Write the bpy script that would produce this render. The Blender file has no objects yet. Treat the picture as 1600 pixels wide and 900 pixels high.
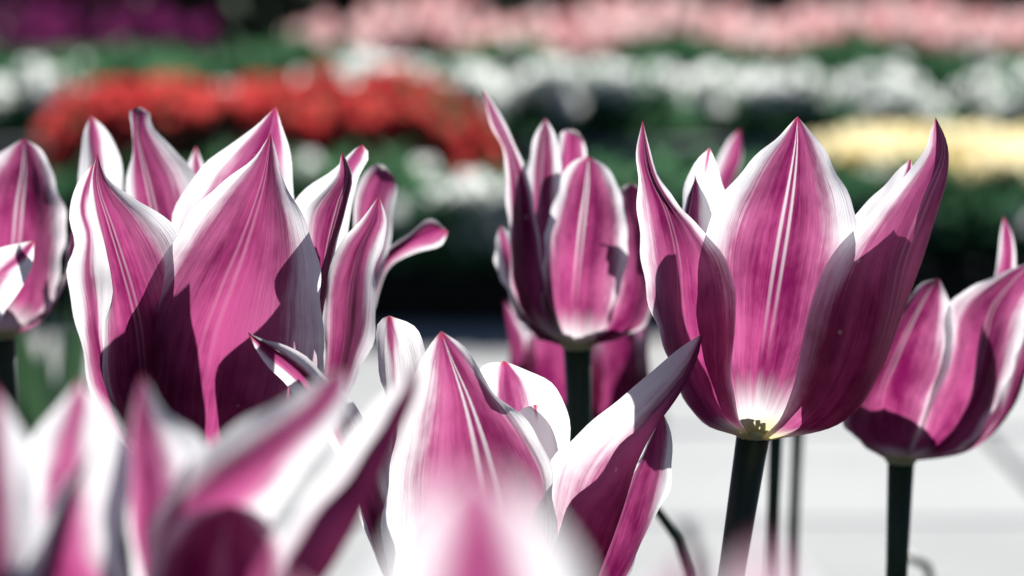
import bpy, math, random
from mathutils import Vector, Matrix
R = math.radians
rnd = random.Random(7)
sc = bpy.context.scene

# ------------------------------------------------------------------ camera
CAM_H, PITCH, LENS = 0.60, 6.0, 135.0
cam = bpy.data.cameras.new('camera'); cam_o = bpy.data.objects.new('camera', cam)
sc.collection.objects.link(cam_o); sc.camera = cam_o
cam_o.location = (0, 0, CAM_H); cam_o.rotation_euler = (R(90 - PITCH), 0, 0)
cam.lens = LENS; cam.sensor_width = 36; cam.clip_start = 0.01; cam.clip_end = 500
cam.dof.use_dof = True; cam.dof.focus_distance = 0.928; cam.dof.aperture_fstop = 14.5

# ------------------------------------------------------------------ sky, sun, exposure
SUN_AZ, SUN_EL = 14.0, 29.0
w = bpy.data.worlds.new('World'); sc.world = w; w.use_nodes = True
nt = w.node_tree
sky = nt.nodes.new('ShaderNodeTexSky'); sky.sky_type = 'NISHITA'; sky.sun_disc = False; sky.air_density = 0.45; sky.dust_density = 0.2
sky.sun_elevation = R(SUN_EL); sky.sun_rotation = R(SUN_AZ)
nt.links.new(sky.outputs[0], nt.nodes['Background'].inputs[0])
nt.nodes['Background'].inputs[1].default_value = 0.05
to_sun = Vector((math.sin(R(SUN_AZ)) * math.cos(R(SUN_EL)), math.cos(R(SUN_AZ)) * math.cos(R(SUN_EL)), math.sin(R(SUN_EL))))
sl = bpy.data.lights.new('sun', 'SUN'); sl.energy = 5.0; sl.angle = R(0.53); sl.color = (1, 0.97, 0.93)
so = bpy.data.objects.new('sun', sl); sc.collection.objects.link(so)
so.rotation_euler = to_sun.to_track_quat('Z', 'Y').to_euler(); so.location = (1, 4, 5)
sc.view_settings.view_transform = 'Standard'; sc.view_settings.look = 'None'
sc.view_settings.exposure = 0.98; sc.view_settings.gamma = 1
sc.view_settings.use_curve_mapping = False

# ------------------------------------------------------------------ helpers
COL = sc.collection
_cp, _sp = math.cos(R(PITCH)), math.sin(R(PITCH))
PX = 36.0 / LENS / 1600.0
def P(px, py, D):
    """a point of the place, measured off the photograph at a chosen distance D (m) in front of the lens"""
    x = (px - 800) * PX * D; v = (450 - py) * PX * D
    return Vector((x, D * _cp + v * _sp, CAM_H - D * _sp + v * _cp))
def ground_y(py):
    a = R(PITCH) + math.atan((py - 450) * PX)
    return CAM_H / math.tan(a)

def mesh_obj(name, verts, faces, mat, parent=None, smooth=True):
    me = bpy.data.meshes.new(name); me.from_pydata([tuple(v) for v in verts], [], faces)
    if smooth: me.polygons.foreach_set('use_smooth', [True] * len(me.polygons))
    if mat: me.materials.append(mat)
    o = bpy.data.objects.new(name, me); COL.objects.link(o)
    if parent: o.parent = parent; o.matrix_parent_inverse = Matrix.Translation(-parent.location)
    return o
def inst(name, me, parent, loc, rot=(0, 0, 0), s=1.0):
    o = bpy.data.objects.new(name, me); COL.objects.link(o); o.parent = parent
    o.location = loc; o.rotation_euler = rot; o.scale = (s, s, s) if not isinstance(s, tuple) else s
    return o
def thing(name, loc, label, cat, group=None, rz=0.0):
    o = bpy.data.objects.new(name, None); COL.objects.link(o); o.location = loc; o.rotation_euler = (0, 0, rz)
    o.empty_display_size = 0.02
    return tag(o, label, cat, group)
def tag(o, label=None, cat=None, group=None, kind=None):
    if label: o['label'] = label
    if cat: o['category'] = cat
    if group: o['group'] = group
    if kind: o['kind'] = kind
    return o

def cr(p0, p1, p2, p3, t):
    return 0.5 * ((2 * p1) + (p2 - p0) * t + (2 * p0 - 5 * p1 + 4 * p2 - p3) * t * t + (3 * p1 - p0 - 3 * p2 + p3) * t ** 3)
def resample(pts, n):
    """Catmull-Rom through pts, n samples evenly spaced along its length"""
    q = [2 * pts[0] - pts[1]] + pts + [2 * pts[-1] - pts[-2]]
    dense = []
    for i in range(len(pts) - 1):
        for k in range(12): dense.append(cr(q[i], q[i + 1], q[i + 2], q[i + 3], k / 12))
    dense.append(pts[-1])
    L = [0.0]
    for a, b in zip(dense, dense[1:]): L.append(L[-1] + (b - a).length)
    out = []; j = 0
    for k in range(n):
        s = L[-1] * k / (n - 1)
        while j < len(L) - 2 and L[j + 1] < s: j += 1
        d = L[j + 1] - L[j]
        out.append(dense[j].lerp(dense[j + 1], (s - L[j]) / d if d > 1e-12 else 0))
    return out

# ------------------------------------------------------------------ materials
class NT:
    def __init__(s, name):
        s.m = bpy.data.materials.new(name); s.m.use_nodes = True; s.t = s.m.node_tree; s.t.nodes.clear()
    def n(s, typ, **kw):
        nd = s.t.nodes.new(typ)
        for k, v in kw.items():
            if k.startswith('i_'):
                key = k[2:]; key = int(key) if key.isdigit() else key
                s.set(nd, key, v)
            else: setattr(nd, k, v)
        return nd
    def set(s, nd, key, v):
        if isinstance(v, bpy.types.NodeSocket): s.t.links.new(v, nd.inputs[key])
        elif isinstance(v, bpy.types.Node): s.t.links.new(v.outputs[0], nd.inputs[key])
        else: nd.inputs[key].default_value = v
    def math(s, op, a, b=0.0, c=None, clamp=False):
        nd = s.n('ShaderNodeMath', operation=op, use_clamp=clamp); s.set(nd, 0, a); s.set(nd, 1, b)
        if c is not None: s.set(nd, 2, c)
        return nd.outputs[0]
    def mix(s, f, a, b):
        nd = s.n('ShaderNodeMix', data_type='RGBA'); s.set(nd, 0, f); s.set(nd, 6, a); s.set(nd, 7, b)
        return nd.outputs[2]
    def sstep(s, x, lo, hi):
        nd = s.n('ShaderNodeMapRange', interpolation_type='SMOOTHSTEP'); s.set(nd, 0, x); s.set(nd, 1, lo); s.set(nd, 2, hi)
        return nd.outputs[0]
    def noise(s, vec, scale, detail=3.0, rough=0.5):
        nd = s.n('ShaderNodeTexNoise'); s.set(nd, 'Vector', vec); s.set(nd, 'Scale', scale); s.set(nd, 'Detail', detail); s.set(nd, 'Roughness', rough)
        return nd.outputs[0]
    def out(s, sh, disp=None):
        o = s.n('ShaderNodeOutputMaterial'); s.set(o, 0, sh); return s.m

def petal_material():
    b = NT('petal_skin')
    uv = b.n('ShaderNodeUVMap', uv_map='UVMap'); sep = b.n('ShaderNodeSeparateXYZ', i_0=uv.outputs[0])
    u, v = sep.outputs[0], sep.outputs[1]
    at = b.n('ShaderNodeAttribute', attribute_name='pat')      # x margin, y seed, z rib
    asep = b.n('ShaderNodeSeparateXYZ', i_0=at.outputs[1]); marg, seed, rib = asep.outputs
    uc = b.math('ABSOLUTE', b.math('MULTIPLY_ADD', u, 2.0, -1.0))
    def vec(su, sv):
        c = b.n('ShaderNodeCombineXYZ', i_0=b.math('MULTIPLY', u, su), i_1=b.math('MULTIPLY', v, sv), i_2=seed); return c.outputs[0]
    streak = b.noise(vec(26, 1.9), 1.0, 4.0, 0.62)
    fine = b.noise(vec(95, 7.0), 1.0, 3.0, 0.6)
    blot = b.noise(vec(2.6, 3.2), 1.0, 4.0, 0.62)
    # white margin, widest at the shoulder, feathered along the veins
    fc = b.n('ShaderNodeFloatCurve', i_Value=v); cv = fc.mapping.curves[0]
    for i, (x, y) in enumerate([(0, .06), (.28, .16), (.45, .42), (.66, .85), (.84, 1.0), (.93, .8), (1.0, .3)]):
        if i < 2: cv.points[i].location = (x, y)
        else: cv.points.new(x, y)
    fc.mapping.update()
    T = b.math('SUBTRACT', 1.0, b.math('MULTIPLY', b.math('MULTIPLY', marg, 0.82), fc.outputs[0]))
    e = b.math('ADD', uc, b.math('MULTIPLY', b.math('SUBTRACT', streak, 0.5), 0.30))
    e = b.math('ADD', e, b.math('MULTIPLY', b.math('SUBTRACT', fine, 0.5), 0.16))
    e = b.math('ADD', e, b.math('MULTIPLY', b.math('SUBTRACT', blot, 0.5), 0.55))
    edge = b.sstep(e, b.math('SUBTRACT', T, 0.20), b.math('ADD', T, 0.17))
    blush = b.sstep(e, b.math('SUBTRACT', T, 0.62), b.math('ADD', T, 0.10))
    white = edge
    # pale foot
    vb = b.math('ADD', v, b.math('MULTIPLY', b.math('SUBTRACT', streak, 0.5), 0.12))
    vb = b.math('ADD', vb, b.math('MULTIPLY', uc, 0.05))
    fsc = b.math('MULTIPLY_ADD', rib, 0.24, 0.13)
    foot = b.math('SUBTRACT', 1.0, b.sstep(vb, b.math('MULTIPLY', fsc, 0.25), fsc))
    white = b.math('MAXIMUM', white, b.math('MULTIPLY', foot, 0.92))
    # paired pale lines beside the midrib
    r1 = b.math('ABSOLUTE', b.math('SUBTRACT', uc, 0.055))
    ribl = b.math('MULTIPLY', b.math('SUBTRACT', 1.0, b.sstep(r1, 0.006, 0.04)), b.math('MULTIPLY', rib, b.sstep(v, 0.25, 0.95)))
    white = b.math('MAXIMUM', white, ribl)
    # magenta with vein and blotch variation
    vein = b.math('ADD', b.math('MULTIPLY', fine, 0.14), b.math('ADD', b.math('MULTIPLY', streak, 0.20), b.math('MULTIPLY', blot, 0.66)))
    mg = b.mix(b.sstep(vein, 0.36, 0.64), (0.045, 0.0015, 0.018, 1), (0.10, 0.006, 0.042, 1))
    wt = b.mix(b.sstep(v, 0.02, 0.13), (0.72, 0.70, 0.34, 1), (0.86, 0.86, 0.87, 1))
    wt = b.mix(b.math('MULTIPLY', b.sstep(fine, 0.50, 0.75), 0.22), wt, (0.72, 0.52, 0.66, 1))
    col = b.mix(white, mg, wt)
    tmg = b.mix(b.sstep(vein, 0.36, 0.64), (0.15, 0.006, 0.066, 1), (0.42, 0.070, 0.215, 1))
    tcol = b.mix(white, b.mix(b.math('MULTIPLY', blush, 0.38), tmg, (0.72, 0.28, 0.49, 1)), wt)
    tcx = b.n('ShaderNodeTexCoord')
    vor = b.n('ShaderNodeTexVoronoi'); b.set(vor, 'Vector', tcx.outputs['Object']); b.set(vor, 'Scale', 240.0)
    csep = b.n('ShaderNodeSeparateColor', i_0=vor.outputs['Color'])
    speck = b.math('MULTIPLY', b.math('SUBTRACT', 1.0, b.sstep(vor.outputs['Distance'], 0.08, 0.20)), b.math('GREATER_THAN', csep.outputs[0], 0.93))
    col = b.mix(b.math('MULTIPLY', speck, 0.7), col, (0.80, 0.68, 0.62, 1))
    bruise = b.sstep(b.noise(tcx.outputs['Object'], 70.0, 4.0, 0.7), 0.66, 0.80)
    col = b.mix(b.math('MULTIPLY', bruise, 0.45), col, (0.16, 0.06, 0.05, 1))
    tcol = b.mix(b.math('MULTIPLY', bruise, 0.40), tcol, (0.20, 0.07, 0.06, 1))
    tip = b.sstep(v, 0.965, 1.0)
    col = b.mix(b.math('MULTIPLY', tip, 0.85), col, (0.22, 0.02, 0.07, 1))
    tcol = b.mix(b.math('MULTIPLY', tip, 0.85), tcol, (0.35, 0.03, 0.08, 1))
    bump = b.n('ShaderNodeBump', i_Strength=0.30, i_Distance=0.0007, i_Height=b.math('ADD', fine, b.math('MULTIPLY', streak, 0.8)))
    pr = b.n('ShaderNodeBsdfPrincipled'); b.set(pr, 'Base Color', col); b.set(pr, 'Roughness', 0.5); b.set(pr, 'Specular IOR Level', 0.12); b.set(pr, 'Normal', bump)
    tr = b.n('ShaderNodeBsdfTranslucent'); b.set(tr, 'Color', tcol); b.set(tr, 'Normal', bump)
    mx = b.n('ShaderNodeMixShader', i_0=0.58); b.set(mx, 1, pr); b.set(mx, 2, tr)
    return b.out(mx.outputs[0])

def leafy(name, c1, c2, trans=0.3, rough=0.5, scale=30.0, spec=0.3):
    b = NT(name); tc = b.n('ShaderNodeTexCoord'); oi = b.n('ShaderNodeObjectInfo')
    nz = b.noise(tc.outputs['Object'], scale, 3.0)
    f = b.math('ADD', b.math('MULTIPLY', nz, 0.7), b.math('MULTIPLY', oi.outputs['Random'], 0.4), clamp=True)
    col = b.mix(b.sstep(f, 0.25, 0.8), c1, c2)
    pr = b.n('ShaderNodeBsdfPrincipled'); b.set(pr, 'Base Color', col); b.set(pr, 'Roughness', rough); b.set(pr, 'Specular IOR Level', spec)
    tr = b.n('ShaderNodeBsdfTranslucent'); b.set(tr, 'Color', col)
    mx = b.n('ShaderNodeMixShader', i_0=trans); b.set(mx, 1, pr); b.set(mx, 2, tr)
    return b.out(mx.outputs[0])

def stone(name, c1, c2, scale, rough=0.85, bump=0.3, spec=0.05):
    b = NT(name); tc = b.n('ShaderNodeTexCoord'); oi = b.n('ShaderNodeObjectInfo')
    n1 = b.noise(tc.outputs['Object'], scale, 6.0, 0.6); n2 = b.noise(tc.outputs['Object'], scale * 12, 4.0, 0.6)
    f = b.math('ADD', b.math('MULTIPLY', n1, 0.6), b.math('ADD', b.math('MULTIPLY', n2, 0.3), b.math('MULTIPLY', oi.outputs['Random'], 0.25)))
    col = b.mix(b.sstep(f, 0.3, 0.85), c1, c2)
    bp = b.n('ShaderNodeBump', i_Strength=bump, i_Distance=0.004, i_Height=n2)
    pr = b.n('ShaderNodeBsdfPrincipled'); b.set(pr, 'Base Color', col); b.set(pr, 'Roughness', rough); b.set(pr, 'Specular IOR Level', spec); b.set(pr, 'Normal', bp)
    return b.out(pr.outputs[0])

M_PETAL = petal_material()
M_STEM = leafy('stem_green', (0.012, 0.026, 0.014, 1), (0.026, 0.05, 0.024, 1), 0.05, 0.45, 60)
M_LEAF = leafy('tulip_leaf', (0.03, 0.075, 0.035, 1), (0.07, 0.14, 0.07, 1), 0.3, 0.45, 25)
M_FOL = leafy('bedding_foliage', (0.035, 0.10, 0.048, 1), (0.10, 0.23, 0.115, 1), 0.55, 0.8, 9, 0.1)
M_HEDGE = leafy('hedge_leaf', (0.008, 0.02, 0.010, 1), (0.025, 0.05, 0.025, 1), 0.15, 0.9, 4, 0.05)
M_WHITE = leafy('white_blossom', (0.86, 0.88, 0.85, 1), (0.92, 0.93, 0.91, 1), 0.65, 0.6, 20)
M_RED = leafy('red_blossom', (0.42, 0.028, 0.030, 1), (0.60, 0.078, 0.075, 1), 0.6, 0.6, 20)
M_YEL = leafy('yellow_blossom', (0.84, 0.70, 0.36, 1), (0.88, 0.80, 0.55, 1), 0.65, 0.6, 20)
M_PINK = leafy('pink_blossom', (0.78, 0.36, 0.38, 1), (0.86, 0.68, 0.66, 1), 0.5, 0.6, 20)
M_PURP = leafy('purple_blossom', (0.12, 0.012, 0.075, 1), (0.26, 0.035, 0.16, 1), 0.35, 0.6, 20)
M_PAVE = stone('paving_stone', (0.32, 0.33, 0.33, 1), (0.46, 0.47, 0.465, 1), 2.5)
M_JOINT = stone('joint_sand', (0.27, 0.27, 0.26, 1), (0.36, 0.36, 0.35, 1), 8)
M_KERB = stone('kerb_stone', (0.07, 0.08, 0.08, 1), (0.14, 0.15, 0.15, 1), 4)
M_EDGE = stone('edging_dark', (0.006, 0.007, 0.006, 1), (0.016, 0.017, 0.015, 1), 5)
M_SOIL = stone('dark_soil', (0.010, 0.009, 0.008, 1), (0.030, 0.026, 0.022, 1), 14, 0.95, 0.8)
M_LAWN = stone('lawn_green', (0.02, 0.045, 0.02, 1), (0.05, 0.09, 0.04, 1), 3, 0.9)
M_ANTH = leafy('anther_dark', (0.03, 0.015, 0.03, 1), (0.08, 0.04, 0.05, 1), 0.0, 0.7, 80)
M_PIST = leafy('pistil_pale', (0.58, 0.58, 0.34, 1), (0.72, 0.70, 0.48, 1), 0.4, 0.5, 80)

# ------------------------------------------------------------------ setting
def sheet(name, x0, x1, y0, y1, z, mat):
    return mesh_obj(name, [(x0, y0, z), (x1, y0, z), (x1, y1, z), (x0, y1, z)], [(0, 1, 2, 3)], mat, smooth=False)
def box_mesh(name, sx, sy, sz, bev, mat):
    # bevelled slab, origin at its bottom centre
    v = []; 
    for z, k in ((0, 0), (sz - bev, 0), (sz, bev)):
        x, y = sx / 2 - k, sy / 2 - k
        v += [(-x, -y, z), (x, -y, z), (x, y, z), (-x, y, z)]
    f = [(8, 9, 10, 11)]
    for l in (0, 4):
        for i in range(4): f.append((l + i, l + (i + 1) % 4, l + 4 + (i + 1) % 4, l + 4 + i))
    me = bpy.data.meshes.new(name); me.from_pydata(v, [], f); me.materials.append(mat); return me

FAR = ground_y(508)                      # far edge of the paving
tag(sheet('ground', -150, 150, -60, 300, -0.03, M_LAWN), kind='structure')
tag(sheet('pavement', -6, 6, 2.30, FAR + 0.02, 0.0, M_JOINT), kind='structure')
pave = bpy.data.objects['pavement']
slab = box_mesh('slab', 0.592, 0.592, 0.012, 0.004, M_PAVE)
for j in range(5):
    for i in range(-4, 4):
        y = 2.32 + 0.3 + j * 0.6
        if y + 0.3 > FAR + 0.02: continue
        x = i * 0.6 + (0.3 if j % 2 else 0.05) + 0.16
        o = inst('slab', slab, pave, (x, y, 0.0 + rnd.uniform(0, .002)), (rnd.uniform(-.002, .002), rnd.uniform(-.002, .002), R(rnd.uniform(-.4, .4))))
tag(sheet('tulip_bed_soil', -3, 3, -1.0, 2.16, 0.0, M_SOIL), kind='structure')
tag(sheet('border_soil', -6, 6, FAR + 0.10, 7.15, 0.07, M_SOIL), kind='structure')
tag(sheet('terrace_soil', -8, 8, 7.24, 11.7, 0.095, M_SOIL), kind='structure')

def kerb_row(name, y, h, dep, label, x0=-2.4, n=8, L=0.6, z0=-0.02, mat=None):
    k = thing(name, (0, y, z0), label, 'kerb')
    me = box_mesh('kerb_block', L - 0.008, dep, h - z0, 0.012, mat or M_KERB)
    for i in range(n):
        inst('kerb_block', me, k, (x0 + (i + .5) * L, rnd.uniform(-.003, .003), 0), (0, 0, R(rnd.uniform(-.3, .3))))
kerb_row('bed_kerb', 2.23, 0.05, 0.12, 'low grey stone kerb between tulip bed and pale paving')
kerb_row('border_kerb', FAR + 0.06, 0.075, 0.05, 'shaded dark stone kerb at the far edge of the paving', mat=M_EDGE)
kerb_row('terrace_kerb', 7.20, 0.118, 0.10, 'dark grey stone edging behind the red flowers, below the white ones', n=8, x0=-2.4)

# ------------------------------------------------------------------ tulips
NV, NU = 46, 22
def petal(parent, cols, D0, margin=0.42, rib=0.35, ruffle=1.0, us=None, fl=0.0):
    """cols: columns base -> tip of (px, py, depth offset in cm); lofted into one curved petal"""
    C = [resample([P(x, y, D0 + d / 100.0) for (x, y, d) in c], NV) for c in cols]
    for c in C:                                        # open foot, tip flaring towards the light
        c[0] = c[0].lerp(c[1], 0.2)
        for j in range(NV): c[j] = c[j] - Vector((0, fl / 100.0 * (j / (NV - 1)) ** 2.2, 0))
    ruffle *= min(1.0, (C[0][NV // 2] - C[-1][NV // 2]).length / 0.035)
    k = len(C); us = us or [i / (k - 1) for i in range(k)]; seed = rnd.uniform(0, 50)
    verts = []; uvs = []
    ph = [rnd.uniform(0, 6.28) for _ in range(6)]
    for j in range(NV):
        row = [c[j] for c in C]; q = [2 * row[0] - row[1]] + row + [2 * row[-1] - row[-2]]
        v = j / (NV - 1)
        for i in range(NU):
            t = i / (NU - 1) * (k - 1); s = min(int(t), k - 2); f = t - s
            p = cr(q[s], q[s + 1], q[s + 2], q[s + 3], f)
            verts.append(p); uvs.append((us[s] + (us[s + 1] - us[s]) * f, v))
    # fine relief along the normal: ruffled rim, soft longitudinal ribs, a crease at the midrib
    def vid(j, i): return j * NU + i
    outv = []
    for j in range(NV):
        for i in range(NU):
            a = verts[vid(j, min(i + 1, NU - 1))] - verts[vid(j, max(i - 1, 0))]
            b = verts[vid(min(j + 1, NV - 1), i)] - verts[vid(max(j - 1, 0), i)]
            n = a.cross(b); n = n.normalized() if n.length > 1e-14 else Vector((0, 0, 0))
            u = i / (NU - 1) * 2 - 1; v = j / (NV - 1)
            env = min(1, v * 4) * min(1, (1 - v) * 5)
            e = abs(u) ** 4 * (0.0009 * math.sin(v * 19 + ph[0] + u) + 0.0005 * math.sin(v * 47 + ph[1] + 2 * u)) * ruffle
            r = 0.00016 * math.sin(u * 17 + ph[2] + v * 2) + 0.0004 * math.sin(u * 5 + ph[3] + v * 5) + 0.00035 * math.sin(u * 3 - v * 9 + ph[4])
            m = 0.00045 * math.exp(-(u / 0.07) ** 2) * (1 if rib > 0 else 0)
            outv.append(verts[vid(j, i)] + n * env * (e + r + m))
    faces = [(vid(j, i), vid(j, i + 1), vid(j + 1, i + 1), vid(j + 1, i)) for j in range(NV - 1) for i in range(NU - 1)]
    o = mesh_obj('petal', outv, faces, M_PETAL, parent)
    me = o.data
    ul = me.uv_layers.new(name='UVMap')
    for l in me.loops: ul.data[l.index].uv = uvs[l.vertex_index]
    a = me.attributes.new('pat', 'FLOAT_VECTOR', 'POINT')
    for q in a.data: q.vector = (margin, seed, rib)
    return o

def gcols(cx, by, az, H, Rb, Rt, wid, D0, tilt=0.0, by_d=0.0):
    """columns of a petal of an ordinary cup: azimuth az (deg, 0 right, 90 away), px sizes"""
    k = 1.0 / (PX * D0 * 100); out = []
    for s in (-1, -0.5, 0, 0.5, 1):
        c = []
        for t, rr, ww in ((0, .10, .5), (.06, .42, .8), (.2, .85, .95), (.4, 1.0, 1.0), (.6, .98, .95), (.78, None, .72), (.9, None, .40), (1, None, 0.0)):
            if rr is None:
                f = (t - .6) / .4; rad = Rb * (.98 + (Rt / Rb - .98) * f ** 1.3)
            else: rad = Rb * rr
            rad2 = rad * (1 - 0.07 * abs(s) * (1 if ww else 0))
            a = R(az + s * wid * ww)
            c.append((cx + rad2 * math.cos(a) + tilt * H * t, by - H * t * (1 - .02 * abs(s)), rad2 * math.sin(a) / k + by_d))
        out.append(c)
    return out

def tube(pts, rads, n=12):
    V = []; F = []
    pts = [Vector(p) for p in pts]
    for i, p in enumerate(pts):
        t = (pts[min(i + 1, len(pts) - 1)] - pts[max(i - 1, 0)]).normalized()
        a = t.cross(Vector((0, 1, 0.01))).normalized(); b = t.cross(a)
        for k in range(n):
            an = 2 * math.pi * k / n; V.append(p + (a * math.cos(an) + b * math.sin(an)) * rads[i])
    for i in range(len(pts) - 1):
        for k in range(n): F.append((i * n + k, i * n + (k + 1) % n, (i + 1) * n + (k + 1) % n, (i + 1) * n + k))
    F.append(tuple(range(n))[::-1]); F.append(tuple((len(pts) - 1) * n + k for k in range(n)))
    return V, F

def stem(parent, top, foot, rad=0.0036, bow=0.01):
    top = Vector(top); foot = Vector(foot); pts = []; rads = []
    for i in range(15):
        t = i / 14; p = foot.lerp(top, t); p = p + Vector((bow * math.sin(t * math.pi), 0, 0))
        pts.append(p); rads.append(rad * (1.15 - 0.25 * t) * (1.0 + 0.25 * max(0, (t - 0.955) / 0.045)))
    V, F = tube(pts, rads); return mesh_obj('stem', V, F, M_STEM, parent)

def leaf(parent, foot, az, L, wd, droop=0.5):
    V = []; F = []; n = 14; m = 6; ca, sa = math.cos(az), math.sin(az)
    for j in range(n):
        t = j / (n - 1); out = L * (0.12 * t + droop * 0.45 * t ** 2.2); up = L * (t - 0.28 * droop * t ** 2.6)
        w_ = wd * (math.sin(math.pi * min(1, .12 + t * .88)) ** .8) * (1 - t ** 5)
        for i in range(m + 1):
            u = i / m * 2 - 1; x = u * w_; fold = -abs(u) ** 1.5 * w_ * 0.45 + 0.003 * math.sin(9 * t + 2 * u)
            ox = out - fold; V.append((foot[0] + ca * ox - sa * x, foot[1] + sa * ox + ca * x, foot[2] + up))
    for j in range(n - 1):
        for i in range(m): F.append((j * (m + 1) + i, j * (m + 1) + i + 1, (j + 1) * (m + 1) + i + 1, (j + 1) * (m + 1) + i))
    return mesh_obj('leaf', V, F, M_LEAF, parent)

def heart(parent, base, up=0.008):
    """pale foot of the cup, pistil and six stamens"""
    b = Vector(base); V = []; F = []; n = 16
    prof = ((.0030, -.0040), (.0042, -.0030), (.0050, -.0016), (.0052, .0004), (.0046, .0010), (.0026, .0010), (.0010, .0010))
    for q, z in prof:
        for k in range(n): V.append(b + Vector((q * math.cos(2 * math.pi * k / n), q * math.sin(2 * math.pi * k / n), z)))
    for a in range(len(prof) - 1):
        for k in range(n): F.append((a * n + k, a * n + (k + 1) % n, (a + 1) * n + (k + 1) % n, (a + 1) * n + k))
    mesh_obj('receptacle', V, F, M_PIST, parent)
    V, F = tube([b, b + Vector((0, 0, up * .5)), b + Vector((0, 0, up * .9)), b + Vector((0, 0, up))], [.0016, .0018, .0015, .002], 8)
    mesh_obj('pistil', V, F, M_PIST, parent)
    for k in range(6):
        a = k * math.pi / 3; d = Vector((math.cos(a), math.sin(a), 0))
        q = [b + d * .002, b + d * .003 + Vector((0, 0, up * .4)), b + d * .0033 + Vector((0, 0, up * .42)), b + d * .0038 + Vector((0, 0, up * .8)), b + d * .0038 + Vector((0, 0, up * .82))]
        V, F = tube(q, [.0004, .0004, .0007, .0006, .0002], 6); mesh_obj('stamen', V, F, M_ANTH, parent)

GT = 'white edged magenta tulips in the front bed'
def tulip(label, base, D0, lean=(0.0, 0.0), rad=0.0036, bow=0.008, leaves=((0.6, .26, .028), (3.6, .22, .025))):
    """base = (px, py) of the foot of the cup; the stem runs on down to the soil"""
    top = P(base[0], base[1], D0); foot = Vector((top.x + lean[0], top.y + lean[1], 0.0))
    t = thing('tulip', foot, label, 'tulip', GT)
    stem(t, top + Vector((0, 0, .002)), foot, rad, bow)
    for a, L, wd in leaves: leaf(t, foot, a + rnd.uniform(-.3, .3), L, wd, rnd.uniform(.3, .7))
    heart(t, top + Vector((0, 0, .003)))
    return t

# --- the sharp tulip on the right
D = 0.955
t5 = tulip('sharp open tulip right of centre with dark bare stem against pale paving', (1178, 684), D, (-0.055, 0.01), .0037, -.004)
petal(t5, [[(1166, 682, -.4), (1132, 625, -1.5), (1106, 510, -1.9), (1096, 420, -1.9), (1105, 350, -1.9), (1138, 288, -2.0), (1178, 236, -2.2), (1215, 207, -2.4), (1242, 178, -2.6)],
           [(1180, 676, -.5), (1186, 610, -2.0), (1202, 500, -2.8), (1217, 400, -3.0), (1232, 300, -3.0), (1240, 230, -2.8), (1242, 178, -2.6)],
           [(1198, 682, -.4), (1256, 612, -1.5), (1304, 500, -1.8), (1330, 400, -2.0), (1334, 325, -2.0), (1305, 262, -2.1), (1270, 212, -2.4), (1242, 178, -2.6)]], D, 0.36, .7, fl=0.9)
petal(t5, [[(1188, 686, -.5), (1218, 655, -1.7), (1240, 600, -2.4), (1257, 515, -2.8), (1280, 437, -3.0), (1308, 388, -3.0), (1346, 350, -2.9), (1404, 284, -2.4), (1444, 236, -1.9), (1452, 212, -1.8), (1462, 183, -1.9)],
           [(1192, 688, -.5), (1272, 662, -1.9), (1325, 590, -2.7), (1356, 490, -2.9), (1376, 400, -2.8), (1420, 316, -2.3), (1462, 248, -1.9), (1468, 215, -1.9), (1462, 183, -1.9)],
           [(1196, 689, -.4), (1310, 660, -.8), (1366, 590, -1.2), (1398, 500, -1.3), (1420, 410, -1.2), (1454, 320, -1.1), (1477, 258, -1.3), (1477, 220, -1.6), (1462, 183, -1.9)],
           [(1198, 690, -.2), (1322, 652, .5), (1376, 582, .7), (1408, 500, .7), (1438, 415, .5), (1459, 335, .0), (1476, 270, -.6), (1477, 222, -1.3), (1462, 183, -1.9)],
           [(1198, 690, .3), (1300, 640, 1.3), (1346, 565, 1.7), (1376, 480, 1.8), (1396, 400, 1.5), (1424, 320, 1.0), (1454, 262, .1), (1470, 220, -1.0), (1462, 183, -1.9)]], D, 0.29, .15, 1.0, (0, .3, .58, .82, 1))
petal(t5, [[(1168, 688, -.3), (1100, 660, -.4), (1062, 606, -.6), (1036, 548, -.8), (1018, 470, -1.0), (1004, 415, -1.1), (998, 355, -1.2), (1000, 285, -1.3), (994, 235, -1.3), (1004, 188, -1.2)],
           [(1172, 688, -.4), (1112, 640, -1.7), (1080, 560, -2.3), (1066, 470, -2.5), (1060, 400, -2.4), (1042, 330, -1.9), (1012, 262, -1.5), (1004, 188, -1.2)],
           [(1176, 688, -.4), (1152, 645, -1.9), (1141, 580, -2.6), (1149, 512, -2.8), (1147, 450, -2.8), (1130, 398, -2.7), (1094, 358, -2.3), (1060, 325, -1.8), (1034, 285, -1.5), (1014, 228, -1.3), (1004, 188, -1.2)]], D, 0.24, .2)
petal(t5, [[(1174, 680, .1), (1110, 620, 1.0), (1076, 500, 1.6), (1062, 380, 1.7), (1064, 300, 1.6), (1082, 258, 1.5), (1109, 230, 1.4)],
           [(1176, 680, .2), (1130, 620, 1.5), (1104, 500, 2.2), (1095, 380, 2.3), (1098, 300, 2.0), (1109, 230, 1.4)],
           [(1178, 680, .2), (1185, 620, 1.6), (1196, 500, 2.5), (1176, 380, 2.5), (1134, 300, 2.1), (1122, 262, 1.7), (1109, 230, 1.4)]], D, 1.3, 0)
petal(t5, [[(1184, 680, .1), (1256, 620, -.4), (1288, 500, -1.0), (1308, 400, -1.1), (1336, 334, -1.0), (1385, 282, -.5), (1423, 248, -.1)],
           [(1184, 680, .2), (1290, 640, .3), (1348, 520, .2), (1378, 420, .0), (1408, 330, -.1), (1423, 248, -.1)],
           [(1184, 680, .3), (1316, 640, .8), (1388, 530, .9), (1424, 430, .6), (1444, 340, .1), (1423, 248, -.1)]], D, 1.0, 0)
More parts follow.
